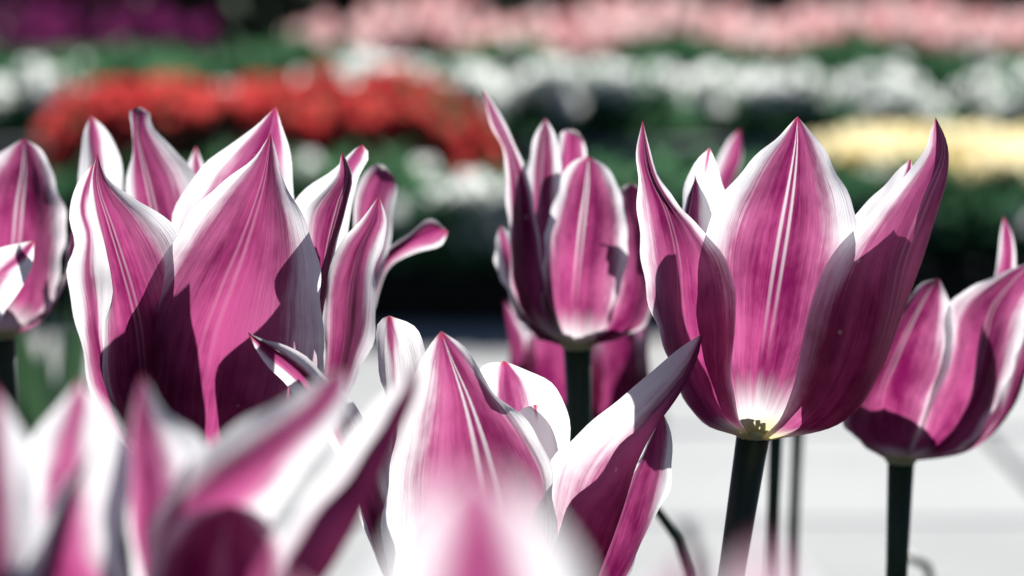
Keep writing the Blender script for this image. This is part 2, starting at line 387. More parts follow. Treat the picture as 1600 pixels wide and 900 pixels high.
petal(t5, gcols(1180, 680, 148, 410, 140, 110, 40, D), D, .5, .2)

# --- the big sharp tulip on the left
D = 0.962
BX, BY = 340, 770
t1 = tulip('big sharp tulip left of centre, dark leaf shaped shadows on its broad front petal', (BX, BY), D, (0.01, 0.02))
petal(t1, [[(338, BY, -.3), (262, 715, -1.0), (217, 620, -1.5), (211, 540, -1.7), (220, 468, -1.8), (238, 430, -1.8), (266, 382, -1.9), (304, 336, -2.0), (350, 287, -2.2), (396, 246, -2.5), (427, 204, -2.6)],
           [(340, BY, -.5), (312, 700, -2.4), (310, 620, -3.0), (326, 530, -3.3), (350, 460, -3.4), (385, 370, -3.3), (414, 280, -3.0), (427, 204, -2.6)],
           [(344, BY, -.3), (430, 725, -1.2), (492, 645, -1.6), (511, 550, -1.8), (505, 470, -1.9), (497, 408, -2.0), (483, 356, -2.1), (464, 308, -2.2), (443, 268, -2.4), (434, 232, -2.5), (427, 204, -2.6)]], D, 0.26, .12, fl=0.9)
petal(t1, [[(334, BY, -.4), (230, 725, -1.0), (172, 640, -1.5), (162, 570, -1.7), (168, 495, -1.7), (178, 445, -1.7), (168, 390, -1.6), (154, 330, -1.6), (147, 278, -1.6), (156, 237, -1.6)],
           [(336, BY, -.5), (246, 705, -1.6), (206, 610, -2.3), (194, 500, -2.4), (179, 420, -2.3), (162, 350, -2.2), (150, 288, -2.0), (156, 237, -1.6)],
           [(337, BY, -.5), (280, 690, -1.7), (256, 600, -2.2), (244, 500, -2.4), (224, 420, -2.4), (196, 350, -2.3), (166, 290, -2.0), (156, 237, -1.6)],
           [(338, BY, -.4), (318, 680, -1.2), (318, 560, -1.5), (306, 440, -1.5), (284, 364, -1.6), (248, 331, -1.8), (208, 303, -1.9), (172, 276, -1.8), (156, 237, -1.6)]], D, 0.29, .25, fl=0.6)
petal(t1, [[(334, BY, -.2), (225, 730, -.2), (150, 640, -.3), (130, 552, -.3), (119, 492, -.3), (110, 445, -.4), (107, 418, -.4), (116, 382, -.5), (108, 338, -.5), (119, 290, -.6), (146, 255, -.8)],
           [(336, BY, -.3), (230, 715, -1.0), (172, 620, -1.4), (150, 540, -1.6), (142, 470, -1.5), (136, 420, -.9), (140, 370, -.6), (130, 320, -.6), (146, 255, -.8)],
           [(338, BY, -.3), (250, 700, -1.0), (185, 610, -1.5), (165, 540, -1.6), (176, 460, -1.5), (178, 405, -1.2), (164, 340, -1.0), (150, 290, -.9), (146, 255, -.8)]], D, 0.95, .0)
petal(t1, [[(338, BY, .4), (325, 680, 2.6), (312, 560, 3.6), (292, 440, 3.9), (266, 345, 3.7), (308, 271, 3.6), (354, 231, 3.5), (402, 195, 3.4), (431, 166, 3.3)],
           [(340, BY, .6), (345, 680, 3.2), (355, 560, 4.3), (370, 440, 4.6), (392, 330, 4.3), (416, 240, 3.8), (431, 166, 3.3)],
           [(342, BY, .5), (400, 680, 2.6), (430, 560, 3.4), (448, 440, 3.8), (458, 330, 3.7), (454, 240, 3.5), (440, 196, 3.4), (431, 166, 3.3)]], D, .35, .1)
petal(t1, [[(345, BY, -.1), (420, 690, -.5), (470, 590, -.9), (486, 480, -1.1), (478, 395, -1.1), (476, 332, -1.0), (505, 298, -.9), (526, 272, -.8), (534, 237, -.7)],
           [(345, BY, -.2), (440, 690, -1.0), (488, 590, -1.6), (502, 480, -1.8), (510, 395, -1.7), (528, 320, -1.4), (542, 275, -1.0), (534, 237, -.7)],
           [(345, BY, 0), (440, 700, .2), (495, 600, .2), (508, 500, .1), (526, 395, -.1), (544, 330, -.3), (552, 284, -.5), (546, 258, -.6), (534, 237, -.7)]], D, 0.32, .3)
petal(t1, [[(346, BY, .0), (430, 710, -.7), (486, 640, -1.2), (508, 560, -1.4), (506, 470, -1.3), (518, 412, -1.1), (534, 378, -.8), (562, 346, -.5), (592, 306, -.2)],
           [(347, BY, .1), (450, 720, -.1), (510, 640, -.5), (534, 540, -.8), (545, 450, -.7), (562, 390, -.5), (584, 345, -.3), (592, 306, -.2)],
           [(348, BY, .3), (460, 715, .8), (534, 640, 1.0), (574, 552, 1.0), (588, 490, .9), (587, 430, .7), (595, 380, .4), (603, 344, .0), (592, 306, -.2)]], D, 0.37, .1)

petal(t1, [[(346, BY, .3), (420, 640, 1.9), (446, 480, 2.4), (452, 345, 2.4), (474, 298, 2.4), (520, 266, 2.3), (550, 236, 2.2), (566, 226, 2.1)],
           [(347, BY, .3), (445, 640, 1.8), (490, 480, 2.3), (512, 350, 2.3), (532, 288, 2.2), (556, 244, 2.1), (566, 226, 2.1)],
           [(348, BY, .3), (465, 640, 1.4), (520, 480, 1.8), (545, 350, 2.0), (560, 280, 2.1), (577, 244, 2.1), (566, 226, 2.1)]], D, .75, 0)

# --- the tulip half hidden behind it
D = 1.065
BX, BY = 380, 740
t2 = tulip('softly blurred tulip behind the big left one, only its petal tips showing', (BX, BY), D)
petal(t2, [[(374, BY, 0), (240, 640, -.6), (160, 480, -.5), (126, 330, -.3), (127, 250, -.2), (130, 208, 0), (142, 180, .2)],
           [(375, BY, .1), (260, 640, -.4), (190, 480, 0), (158, 330, .3), (150, 250, .3), (142, 180, .2)],
           [(376, BY, .2), (290, 640, .5), (225, 480, 1.0), (196, 330, 1.0), (190, 265, .8), (184, 236, .6), (168, 204, .4), (142, 180, .2)]], D, 0.8, 0)
petal(t2, [[(376, BY, -.2), (280, 640, -1.4), (225, 500, -2.0), (200, 380, -2.0), (196, 290, -1.8), (204, 235, -1.5), (205, 195, -1.2), (202, 174, -.9), (216, 166, -.9)],
           [(378, BY, -.3), (320, 640, -1.8), (280, 500, -2.5), (252, 380, -2.6), (232, 290, -2.3), (216, 220, -1.8), (214, 180, -1.3), (216, 166, -.9)],
           [(380, BY, -.2), (360, 640, -1.6), (345, 500, -2.1), (330, 380, -2.1), (306, 274, -1.8), (272, 236, -1.6), (238, 200, -1.4), (234, 178, -1.2), (216, 166, -.9)]], D, 0.33, .5)
petal(t2, [[(380, BY, .3), (330, 600, 2.0), (288, 420, 2.6), (286, 310, 2.5), (293, 262, 2.3), (306, 228, 2.1)],
           [(380, BY, .4), (350, 600, 2.4), (320, 420, 3.0), (310, 310, 2.9), (307, 260, 2.5), (306, 228, 2.1)],
           [(380, BY, .4), (380, 600, 2.4), (355, 420, 2.8), (338, 310, 2.7), (320, 262, 2.4), (306, 228, 2.1)]], D, 0.75, .2)
petal(t2, [[(384, BY, -.1), (470, 620, -.6), (520, 480, -.8), (545, 380, -.8), (556, 300, -.7), (574, 266, -.6), (596, 256, -.4), (616, 276, -.1)],
           [(385, BY, -.1), (490, 620, -.8), (545, 480, -1.1), (572, 380, -1.1), (586, 310, -1.0), (600, 276, -.7), (616, 276, -.1)],
           [(385, BY, 0), (510, 630, .2), (575, 490, .3), (602, 390, .2), (612, 335, 0), (620, 296, -.1), (616, 276, -.1)]], D, 0.29, 0)
petal(t2, [[(386, BY, .2), (500, 600, .8), (560, 460, .9), (596, 394, .8), (636, 365, .6), (672, 341, .3), (700, 362, .0)],
           [(386, BY, .2), (510, 610, .6), (570, 480, .5), (600, 408, .2), (642, 378, .0), (682, 358, .0), (700, 362, .0)],
           [(386, BY, .2), (520, 625, .8), (580, 500, .8), (604, 424, .7), (644, 394, .5), (688, 384, .2), (700, 362, .0)]], D, 0.35, 0)

# --- the pale tulip at the bottom centre
D = 0.932
BX, BY = 800, 1090
t4 = tulip('pale pink tulip cut by the bottom edge, one petal pointing far right', (BX, BY), D)
petal(t4, [[(796, BY, -.3), (690, 1010, -1.3), (618, 905, -1.8), (598, 820, -2.0), (600, 755, -2.0), (622, 660, -2.1), (648, 575, -2.3), (672, 530, -2.5), (691, 505, -2.6)],
           [(800, BY, -.5), (735, 960, -2.8), (704, 830, -3.4), (700, 740, -3.4), (702, 640, -3.2), (698, 560, -2.9), (691, 505, -2.6)],
           [(803, BY, -.4), (815, 960, -2.0), (832, 850, -2.6), (828, 760, -2.7), (800, 690, -2.8), (754, 610, -2.9), (716, 550, -2.8), (691, 505, -2.6)],
           [(804, BY, -.3), (838, 960, -1.4), (862, 850, -1.8), (866, 765, -2.0), (850, 702, -2.2), (808, 638, -2.4), (768, 594, -2.5), (734, 538, -2.6), (691, 505, -2.6)]], D, .40, .8, fl=1.6)
petal(t4, [[(806, BY, .0), (836, 960, -.5), (846, 850, -.9), (852, 770, -1.2), (864, 718, -1.4), (890, 695, -1.4), (952, 636, -1.3), (1000, 596, -1.2), (1042, 560, -1.0), (1074, 536, -.9), (1098, 521, -.7)],
           [(808, BY, -.2), (868, 960, -.5), (898, 860, -.8), (920, 785, -.9), (950, 722, -.9), (996, 666, -.8), (1046, 612, -.8), (1082, 562, -.7), (1098, 521, -.7)],
           [(810, BY, -.3), (900, 970, -.8), (946, 860, -1.1), (972, 790, -1.1), (994, 725, -1.1), (1024, 668, -1.1), (1062, 612, -1.0), (1088, 560, -.9), (1098, 521, -.7)],
           [(808, BY, -.5), (852, 960, -2.2), (868, 860, -2.9), (884, 790, -3.0), (932, 746, -2.8), (974, 694, -2.5), (1016, 654, -2.1), (1060, 600, -1.6), (1098, 521, -.7)]], D, .40, .0, 1.0, (0, .20, .5, .72))
petal(t4, [[(810, BY, 0), (880, 980, -.3), (920, 880, -.6), (948, 800, -.8), (980, 740, -.7), (1010, 690, -.4), (1036, 645, -.1)],
           [(811, BY, .1), (905, 980, .2), (962, 880, .1), (992, 800, -.1), (1012, 735, -.1), (1036, 645, -.1)],
           [(812, BY, .3), (920, 1000, 1.2), (984, 898, 1.4), (1014, 838, 1.3), (1037, 782, 1.0), (1048, 735, .7), (1050, 680, .2), (1036, 645, -.1)]], D, 0.36, 0)
petal(t4, [[(800, BY, .3), (745, 980, 1.4), (722, 850, 1.8), (720, 720, 1.7), (734, 620, 1.5), (752, 575, 1.2), (788, 564, .9)],
           [(801, BY, .4), (790, 980, 2.2), (790, 850, 2.7), (794, 720, 2.5), (798, 640, 1.9), (794, 590, 1.3), (788, 564, .9)],
           [(802, BY, .4), (850, 980, 2.0), (880, 850, 2.3), (890, 740, 2.1), (889, 660, 1.7), (873, 614, 1.4), (842, 584, 1.1), (788, 564, .9)]], D, 0.76, .0, 1.6)
petal(t4, [[(804, BY, .0), (790, 960, .3), (796, 850, .4), (806, 740, .4), (806, 670, .3), (812, 642, .2), (836, 632, .1)],
           [(805, BY, .1), (825, 960, .9), (838, 850, 1.0), (844, 740, .8), (842, 680, .5), (836, 632, .1)],
           [(806, BY, .1), (865, 960, 1.0), (884, 850, 1.1), (888, 760, .9), (882, 690, .6), (866, 644, .3), (836, 632, .1)]], D, 1.6, .0, 1.8)
petal(t4, [[(794, BY, -.1), (680, 980, -.4), (616, 850, -.5), (598, 740, -.5), (596, 640, -.4), (590, 550, -.2), (592, 505, .0), (608, 493, .3)],
           [(795, BY, 0), (700, 980, .2), (640, 850, .4), (622, 740, .5), (618, 640, .5), (612, 550, .4), (608, 493, .3)],
           [(796, BY, .2), (740, 980, 1.2), (702, 850, 1.5), (686, 740, 1.5), (682, 640, 1.3), (672, 560, 1.0), (650, 512, .6), (608, 493, .3)]], D, 1.2, 0, 1.8)
petal(t4, [[(792, BY, .0), (660, 930, -1.0), (606, 780, -1.8), (580, 690, -2.1), (548, 626, -2.5), (508, 588, -2.8), (478, 558, -3.0), (440, 537, -3.3), (414, 531, -3.4), (387, 519, -3.6)],
           [(792, BY, -.1), (640, 940, -1.6), (580, 790, -2.4), (548, 700, -2.8), (514, 640, -3.1), (470, 588, -3.4), (424, 550, -3.6), (387, 519, -3.6)],
           [(792, BY, .1), (630, 960, -1.0), (560, 800, -1.8), (530, 725, -2.2), (494, 660, -2.6), (446, 600, -3.0), (420, 575, -3.3), (400, 547, -3.5), (387, 519, -3.6)]], D, .55, 0, 1.8)

# --- the blurred tulip in the middle, behind
D = 1.10
BX, BY = 902, 545
t6 = tulip('slightly blurred upright tulip in the middle with a tall thin left petal', (BX, BY), D, (-0.01, 0.0))
petal(t6, [[(892, BY, -.3), (858, 505, -1.3), (846, 430, -1.8), (854, 345, -1.8), (872, 278, -1.8), (893, 248, -1.8), (918, 238, -1.7)],
           [(900, BY, -.4), (896, 500, -2.0), (902, 420, -2.7), (910, 340, -2.8), (916, 285, -2.4), (918, 238, -1.7)],
           [(910, BY, -.3), (948, 505, -1.3), (972, 430, -1.8), (978, 345, -1.9), (966, 295, -1.9), (945, 256, -1.8), (918, 238, -1.7)]], D, .30, .9, fl=1.6)
petal(t6, [[(894, BY, -.2), (832, 505, -.4), (803, 445, -.6), (794, 370, -.7), (788, 295, -.6), (784, 240, -.4), (766, 190, -.1), (755, 136, .3)],
           [(895, BY, -.3), (842, 500, -1.2), (822, 440, -1.6), (816, 370, -1.6), (812, 295, -1.3), (800, 240, -.8), (776, 190, -.3), (755, 136, .3)],
           [(897, BY, -.3), (868, 490, -1.7), (850, 430, -2.1), (842, 360, -2.0), (830, 292, -1.6), (816, 250, -1.1), (790, 190, -.4), (755, 136, .3)]], D, .42, .5, fl=.8)
petal(t6, [[(898, BY, .1), (846, 490, .5), (824, 400, .7), (820, 320, .7), (826, 250, .7), (836, 208, .6), (852, 182, .5)],
           [(899, BY, .0), (858, 490, -.3), (842, 400, -.6), (842, 320, -.6), (848, 250, -.2), (852, 182, .5)],
           [(900, BY, .1), (880, 490, -.5), (874, 400, -.9), (876, 320, -.9), (876, 250, -.4), (868, 210, .1), (852, 182, .5)]], D, .55, .4, fl=.8)
petal(t6, [[(900, BY, .3), (868, 480, 1.6), (858, 380, 2.0), (862, 290, 1.9), (872, 225, 1.5), (880, 203, 1.0), (914, 222, .5)],
           [(901, BY, .4), (890, 480, 2.1), (885, 380, 2.5), (888, 290, 2.3), (896, 222, 1.7), (902, 206, 1.1), (914, 222, .5)],
           [(902, BY, .4), (920, 480, 2.0), (926, 380, 2.3), (922, 290, 2.1), (914, 240, 1.6), (912, 226, 1.1), (914, 222, .5)]], D, 0.36, 0)
petal(t6, [[(905, BY, -.2), (945, 515, -1.2), (962, 460, -1.7), (968, 400, -1.7), (966, 340, -1.3), (966, 300, -.8), (986, 286, -.2)],
           [(906, BY, -.2), (975, 515, -.8), (1002, 455, -1.1), (1006, 395, -1.0), (1002, 335, -.7), (986, 286, -.2)],
           [(907, BY, .1), (985, 520, .5), (1024, 460, .8), (1030, 400, .8), (1022, 340, .5), (1008, 300, .1), (986, 286, -.2)]], D, 0.19, 0)
petal(t6, [[(894, BY, .1), (822, 505, .4), (790, 455, .6), (776, 410, .6), (774, 375, .5), (782, 352, .4)],
           [(896, BY, .3), (830, 500, 1.2), (802, 440, 1.6), (792, 400, 1.4), (782, 352, .4)],
           [(898, BY, .4), (862, 490, 1.8), (840, 430, 2.2), (818, 385, 1.7), (782, 352, .4)]], D, 0.7, 0)

petal(t6, gcols(902, BY, 60, 130, 95, 95, 46, D), D, .35, 0)
petal(t6, gcols(902, BY, 125, 130, 90, 95, 46, D), D, .35, 0)
# --- a second cup below and behind it
D = 1.30
t6b = tulip('darker blurred tulip low behind the middle one, split by its stem', (905, 690), D, (0.0, 0.02))
for az, ht, rt, mg in ((250, 240, 70, .22), (310, 205, 105, .22), (190, 225, 120, .30), (10, 230, 112, .3), (70, 200, 80, .4), (130, 215, 80, .4)):
    petal(t6b, gcols(906, 690, az, ht, 112, rt, 42, D), D, mg, 0)

# --- right edge
D = 1.085
BX, BY = 1408, 722
t7 = tulip('blurred tulip at the right edge on a straight dark stem', (BX, BY), D, (-0.012, 0.0), .0034, .0)
petal(t7, [[(1402, BY, -.3), (1346, 690, -.6), (1318, 655, -.7), (1334, 600, -.9), (1368, 540, -1.1), (1400, 480, -1.2), (1432, 440, -1.2), (1460, 428, -1.2)],
           [(1404, BY, -.4), (1376, 680, -1.8), (1376, 620, -2.3), (1396, 560, -2.5), (1420, 500, -2.3), (1445, 450, -1.7), (1460, 428, -1.2)],
           [(1412, BY, -.4), (1432, 690, -2.0), (1460, 620, -2.4), (1482, 560, -2.4), (1484, 500, -2.0), (1474, 455, -1.7), (1460, 428, -1.2)]], D, 0.29, .4, fl=1.2)
petal(t7, [[(1408, BY, -.4), (1432, 680, -1.9), (1452, 620, -2.4), (1474, 540, -2.4), (1476, 480, -2.2), (1505, 450, -1.9), (1560, 420, -1.3), (1604, 402, -.9)],
           [(1411, BY, -.4), (1470, 690, -1.9), (1512, 620, -2.6), (1530, 540, -2.6), (1545, 480, -2.1), (1575, 435, -1.4), (1604, 402, -.9)],
           [(1414, BY, -.2), (1500, 700, -.9), (1556, 640, -1.2), (1582, 560, -1.2), (1604, 490, -1.1), (1618, 440, -1.0), (1604, 402, -.9)]], D, 0.3, .3, fl=1.2)
petal(t7, [[(1414, BY, 0), (1510, 700, -.2), (1562, 640, -.3), (1576, 570, -.3), (1596, 500, -.2), (1630, 430, 0), (1660, 400, .2)],
           [(1415, BY, .1), (1520, 700, .7), (1580, 640, .9), (1606, 570, .9), (1630, 500, .7), (1660, 400, .2)],
           [(1415, BY, .2), (1500, 690, 1.6), (1560, 620, 2.0), (1600, 550, 2.0), (1650, 480, 1.3), (1660, 400, .2)]], D, 0.36, 0)
petal(t7, [[(1408, BY, .3), (1440, 650, 1.9), (1490, 550, 2.2), (1530, 480, 2.1), (1556, 420, 1.8), (1562, 370, 1.5), (1568, 338, 1.2)],
           [(1410, BY, .4), (1480, 650, 2.3), (1530, 550, 2.6), (1556, 480, 2.4), (1572, 420, 2.0), (1574, 370, 1.6), (1568, 338, 1.2)],
           [(1412, BY, .4), (1510, 650, 2.0), (1560, 550, 2.3), (1580, 480, 2.2), (1588, 420, 1.9), (1584, 370, 1.5), (1568, 338, 1.2)]], D, 0.43, 0)
petal(t7, gcols(1405, BY, 150, 250, 95, 70, 45, D), D, .4, 0)
petal(t7, gcols(1412, BY, 85, 260, 110, 95, 50, D), D, .45, 0)

# --- left edge
D = 1.10
BX, BY = 2, 528
t8 = tulip('blurred dark tulip cut by the left edge, white petal tip in front', (BX, BY), D)
petal(t8, [[(-2, BY, -.3), (-52, 480, -1.4), (-66, 400, -1.8), (-60, 320, -1.8), (-30, 262, -1.7), (10, 232, -1.5), (42, 214, -1.3)],
           [(1, BY, -.4), (14, 470, -2.1), (24, 400, -2.6), (32, 320, -2.6), (40, 265, -2.0), (42, 214, -1.3)],
           [(4, BY, -.3), (66, 486, -1.0), (98, 420, -1.2), (105, 345, -1.3), (88, 275, -1.3), (68, 236, -1.3), (42, 214, -1.3)]], D, 0.3, .8, fl=0.6)
petal(t8, [[(-4, BY, -.6), (-60, 500, -4), (-62, 455, -6), (-40, 412, -7), (-5, 390, -8), (25, 381, -8.3), (54, 376, -8.5)],
           [(-2, BY, -.6), (-25, 500, -4.5), (-20, 455, -6.5), (5, 425, -7.6), (32, 402, -8.3), (54, 376, -8.5)],
           [(-1, BY, -.6), (-4, 512, -4), (8, 485, -6), (32, 452, -7.3), (50, 416, -8.2), (54, 376, -8.5)]], D, .9, 0)
petal(t8, [[(6, BY, -.1), (62, 500, -.2), (92, 450, -.2), (104, 400, 0), (112, 365, .2), (118, 350, .4)],
           [(6, BY, 0), (70, 498, .7), (98, 450, .8), (112, 400, .7), (118, 350, .4)],
           [(6, BY, .2), (60, 490, 1.6), (96, 440, 1.7), (120, 400, 1.2), (118, 350, .4)]], D, 0.36, 0)
petal(t8, gcols(0, BY, 85, 300, 88, 70, 55, D), D, .35, 0)
petal(t8, gcols(0, BY, 165, 270, 88, 70, 45, D), D, .45, 0)

# --- hidden behind the right tulip: only stems and a rolled tip show
D = 1.22
t11 = tulip('tulip hidden behind the sharp right one, rolled tip and thin stem showing', (1214, 640), D, (-0.012, 0.0), .0022, .0)
petal(t11, [[(1210, 640, .1), (1150, 560, .8), (1110, 440, 1.0), (1100, 340, .9), (1112, 280, .7), (1135, 225, .4), (1156, 202, .2)],
            [(1211, 640, 0), (1160, 560, .2), (1128, 440, .2), (1118, 345, .2), (1132, 290, .2), (1154, 240, .2), (1156, 202, .2)],
            [(1212, 640, 0), (1175, 560, .6), (1146, 440, .9), (1130, 350, .8), (1140, 300, .6), (1160, 250, .4), (1156, 202, .2)]], D, 0.36, 0)
for az in (-90, -35, 40, 95, 150):
    petal(t11, gcols(1214, 640, az, 300, 92, 70, 46, D), D, .45, .2)
D = 1.42
t12 = tulip('farther tulip hidden behind the sharp right one, only its thin stem showing', (1249, 620), D, (-0.014, 0.0), .0022, .0)
for az in (-90, -30, 30, 90, 150, 210):
    petal(t12, gcols(1249, 620, az, 250, 62, 48, 46, D), D, .45, .2)

# --- out of focus tulips close to the lens
D = 0.64
t3 = tulip('large out of focus tulip at the lower left with a dark slanting petal', (330, 1240), D)
BX, BY = 330, 1240
petal(t3, [[(322, BY, -.1), (120, 1020, -.3), (30, 900, -.4), (22, 800, -.4), (56, 690, -.2), (104, 620, 0), (148, 566, .2)],
           [(324, BY, -.2), (180, 1000, -1.0), (112, 880, -1.3), (106, 780, -1.2), (122, 680, -.7), (140, 620, -.2), (148, 566, .2)],
           [(326, BY, -.2), (240, 980, -1.0), (196, 860, -1.2), (212, 760, -1.2), (216, 690, -.8), (192, 630, -.3), (148, 566, .2)]], D, .8, 0, fl=2.2)
petal(t3, [[(324, BY, 0), (240, 980, .0), (206, 850, .0), (206, 750, 0), (212, 670, .1), (222, 610, .2), (240, 560, .3)],
           [(326, BY, 0), (262, 980, -.2), (238, 850, -.3), (236, 750, -.3), (236, 670, -.2), (236, 610, 0), (240, 560, .3)],
           [(328, BY, .1), (330, 980, .3), (350, 850, .5), (352, 750, .6), (322, 668, .6), (268, 618, .5), (240, 560, .3)]], D, .62, 0, fl=2.0)
petal(t3, [[(328, BY, -.3), (262, 990, -.6), (228, 880, -.7), (232, 800, -.7), (282, 728, -.6), (352, 672, -.5), (430, 622, -.4), (490, 588, -.3), (546, 556, -.2)],
           [(329, BY, -.4), (300, 990, -1.1), (290, 880, -1.5), (318, 810, -1.6), (380, 740, -1.6), (440, 680, -1.3), (506, 622, -.8), (546, 556, -.2)],
           [(330, BY, -.2), (350, 990, -.8), (392, 880, -1.2), (430, 800, -1.2), (474, 738, -1.2), (520, 680, -1.0), (548, 620, -.6), (546, 556, -.2)]], D, .62, 0, fl=1.2)
petal(t3, [[(332, BY, .3), (370, 990, .0), (420, 890, -.1), (462, 800, -.1), (520, 716, -.2), (586, 632, -.2), (626, 594, -.2), (648, 566, -.1)],
           [(333, BY, .2), (395, 1000, .5), (462, 900, .6), (520, 812, .5), (574, 732, .4), (622, 654, .2), (644, 604, .0), (648, 566, -.1)],
           [(334, BY, .0), (420, 1000, .2), (500, 900, .2), (550, 820, .2), (592, 744, .1), (632, 660, .0), (652, 605, -.1), (648, 566, -.1)],
           [(333, BY, -.3), (392, 990, -1.3), (446, 900, -1.5), (490, 818, -1.5), (545, 736, -1.3), (604, 650, -1.0), (634, 606, -.5), (648, 566, -.1)]], D, .40, 0, 1.0, (0, .22, .5, .66))
petal(t3, [[(328, BY, -.5), (256, 1020, -1.6), (232, 930, -2.0), (236, 880, -2.3), (262, 830, -2.5), (308, 800, -2.7), (360, 786, -2.8)],
           [(330, BY, -.6), (330, 1010, -2.2), (338, 930, -2.7), (346, 870, -2.9), (352, 825, -2.9), (360, 786, -2.8)],
           [(332, BY, -.5), (402, 1010, -1.6), (446, 930, -2.0), (448, 875, -2.3), (432, 828, -2.5), (400, 798, -2.7), (360, 786, -2.8)]], D, 0.14, .2)
petal(t3, gcols(335, BY, 60, 300, 165, 170, 46, D), D, .4, 0)

D = 0.60
t3a = tulip('very blurred whitish tulip in the bottom left corner', (-150, 1330), D)
for az, ht, rt, mg in ((-62, 740, 300, .62), (-5, 640, 300, .5), (-130, 720, 300, .6), (45, 500, 290, .5), (105, 480, 290, .5), (165, 560, 290, .5)):
    petal(t3a, gcols(-150, 1330, az, ht, 235, rt, 42, D), D, mg, 0)
D = 0.37
t9 = tulip('hazy pink tulip nearest the lens in front of the bottom centre', (770, 1740), D)
for az, ht, rt, mg in ((-94, 1050, 440, .72), (-38, 880, 400, .6), (-150, 860, 400, .6), (30, 640, 380, .5), (90, 620, 380, .5), (150, 640, 380, .5)):
    petal(t9, gcols(770, 1740, az, ht, 330, rt, 42, D), D, mg, 0)
D = 0.33
t10 = tulip('white blur of a tulip tip close to the lens, over the right stem', (1205, 1790), D)
for az, ht, rt, mg in ((-92, 955, 420, .8), (-35, 820, 380, .9), (-155, 820, 380, .9), (30, 640, 360, .6), (90, 620, 360, .6), (150, 640, 360, .6)):
    petal(t10, gcols(1205, 1790, az, ht, 300, rt, 28 if az == -92 else 36, D), D, mg, 0)

# --- bent bare stem beside the bottom centre tulip
def arc_stem(label, pts, D, rad):
    W = [P(x, y, D) for x, y in pts]; ft = Vector((W[0].x + .01, W[0].y, 0)); W = [ft, ft.lerp(W[0], .6)] + W
    o = thing('bent_stem', ft, label, 'stem'); S = resample(W, 24); V, F = tube(S, [rad * (1.2 - .6 * i / 23) for i in range(24)], 8)
    s = mesh_obj('stem', V, F, M_STEM, o); leaf(o, ft, 1.0, .2, .02)
arc_stem('thin bent bare stem beside the pale bottom centre tulip', [(1078, 930), (1068, 870), (1050, 820), (1030, 785), (1005, 765)], 1.16, .0024)
arc_stem('thin curved stem crossing low behind the right edge tulip', [(1462, 940), (1440, 890), (1422, 868), (1400, 860)], 1.45, .0026)

for px, dd in ((-40, 1.98), (-5, 2.08), (22, 1.96), (50, 2.1), (78, 2.0), (104, 2.08), (130, 2.02)):
    p = P(px, 600, dd); ft = Vector((p.x, p.y, 0))
    o = thing('leafy_tulip', ft, 'leafy green tulip shoot low at the left edge, under the dark tulip', 'plant', 'leafy shoots at the left edge')
    for k in range(6): leaf(o, ft, k * 1.05 + rnd.uniform(-.4, .4), rnd.uniform(.36, .46), rnd.uniform(.022, .032), rnd.uniform(.15, .45))
# ------------------------------------------------------------------ planting beyond the paving
def leaf_mass(name, n, rx, ry, rz, ll, lw, mat, seed, low=0.0):
    r = random.Random(seed); V = []; F = []
    for _ in range(n):
        while True:
            x, y, z = r.uniform(-1, 1), r.uniform(-1, 1), r.uniform(low, 1)
            d = x * x + y * y + z * z
            if 0.25 < d < 1: break
        c = Vector((x * rx, y * ry, z * rz)); out = Vector((x, y, z * .8 + .3)).normalized()
        out = (out + Vector((r.uniform(-.7, .7), r.uniform(-.7, .7), r.uniform(-.4, .7)))).normalized()
        sd = out.cross(Vector((r.uniform(-1, 1), r.uniform(-1, 1), r.uniform(-1, 1)))).normalized(); up = sd.cross(out)
        L = ll * r.uniform(.6, 1.2); W = lw * r.uniform(.7, 1.2); k = len(V)
        V += [c, c + out * L * .5 + sd * W + up * L * .12, c + out * L - up * L * .1, c + out * L * .5 - sd * W + up * L * .12, c + out * L * .52]
        F += [(k, k + 1, k + 4), (k, k + 4, k + 3), (k + 1, k + 2, k + 4), (k + 4, k + 2, k + 3)]
    me = bpy.data.meshes.new(name); me.from_pydata([tuple(v) for v in V], [], F); me.materials.append(mat)
    return me
def bloom_mesh(name, rad, mat, cup=0.35, n=6):
    V = [(0, 0, 0)]; F = []
    for k in range(n):
        a = 2 * math.pi * k / n; h = math.pi / n * 1.05; i = len(V)
        V += [(rad * .6 * math.cos(a - h), rad * .6 * math.sin(a - h), rad * cup * .6), (rad * math.cos(a - h * .5), rad * math.sin(a - h * .5), rad * cup),
              (rad * 1.05 * math.cos(a), rad * 1.05 * math.sin(a), rad * cup * .8), (rad * math.cos(a + h * .5), rad * math.sin(a + h * .5), rad * cup), (rad * .6 * math.cos(a + h), rad * .6 * math.sin(a + h), rad * cup * .6)]
        F += [(0, i, i + 1, i + 2), (0, i + 2, i + 3, i + 4)]
    me = bpy.data.meshes.new(name); me.from_pydata(V, [], F); me.materials.append(mat); return me
def shared_stem(name, h, r, mat):
    V, F = tube([(0, 0, 0), (0.004, 0, h * .5), (0, 0, h)], [r * 1.2, r, r], 6)
    me = bpy.data.meshes.new(name); me.from_pydata([tuple(v) for v in V], [], F); me.materials.append(mat); return me

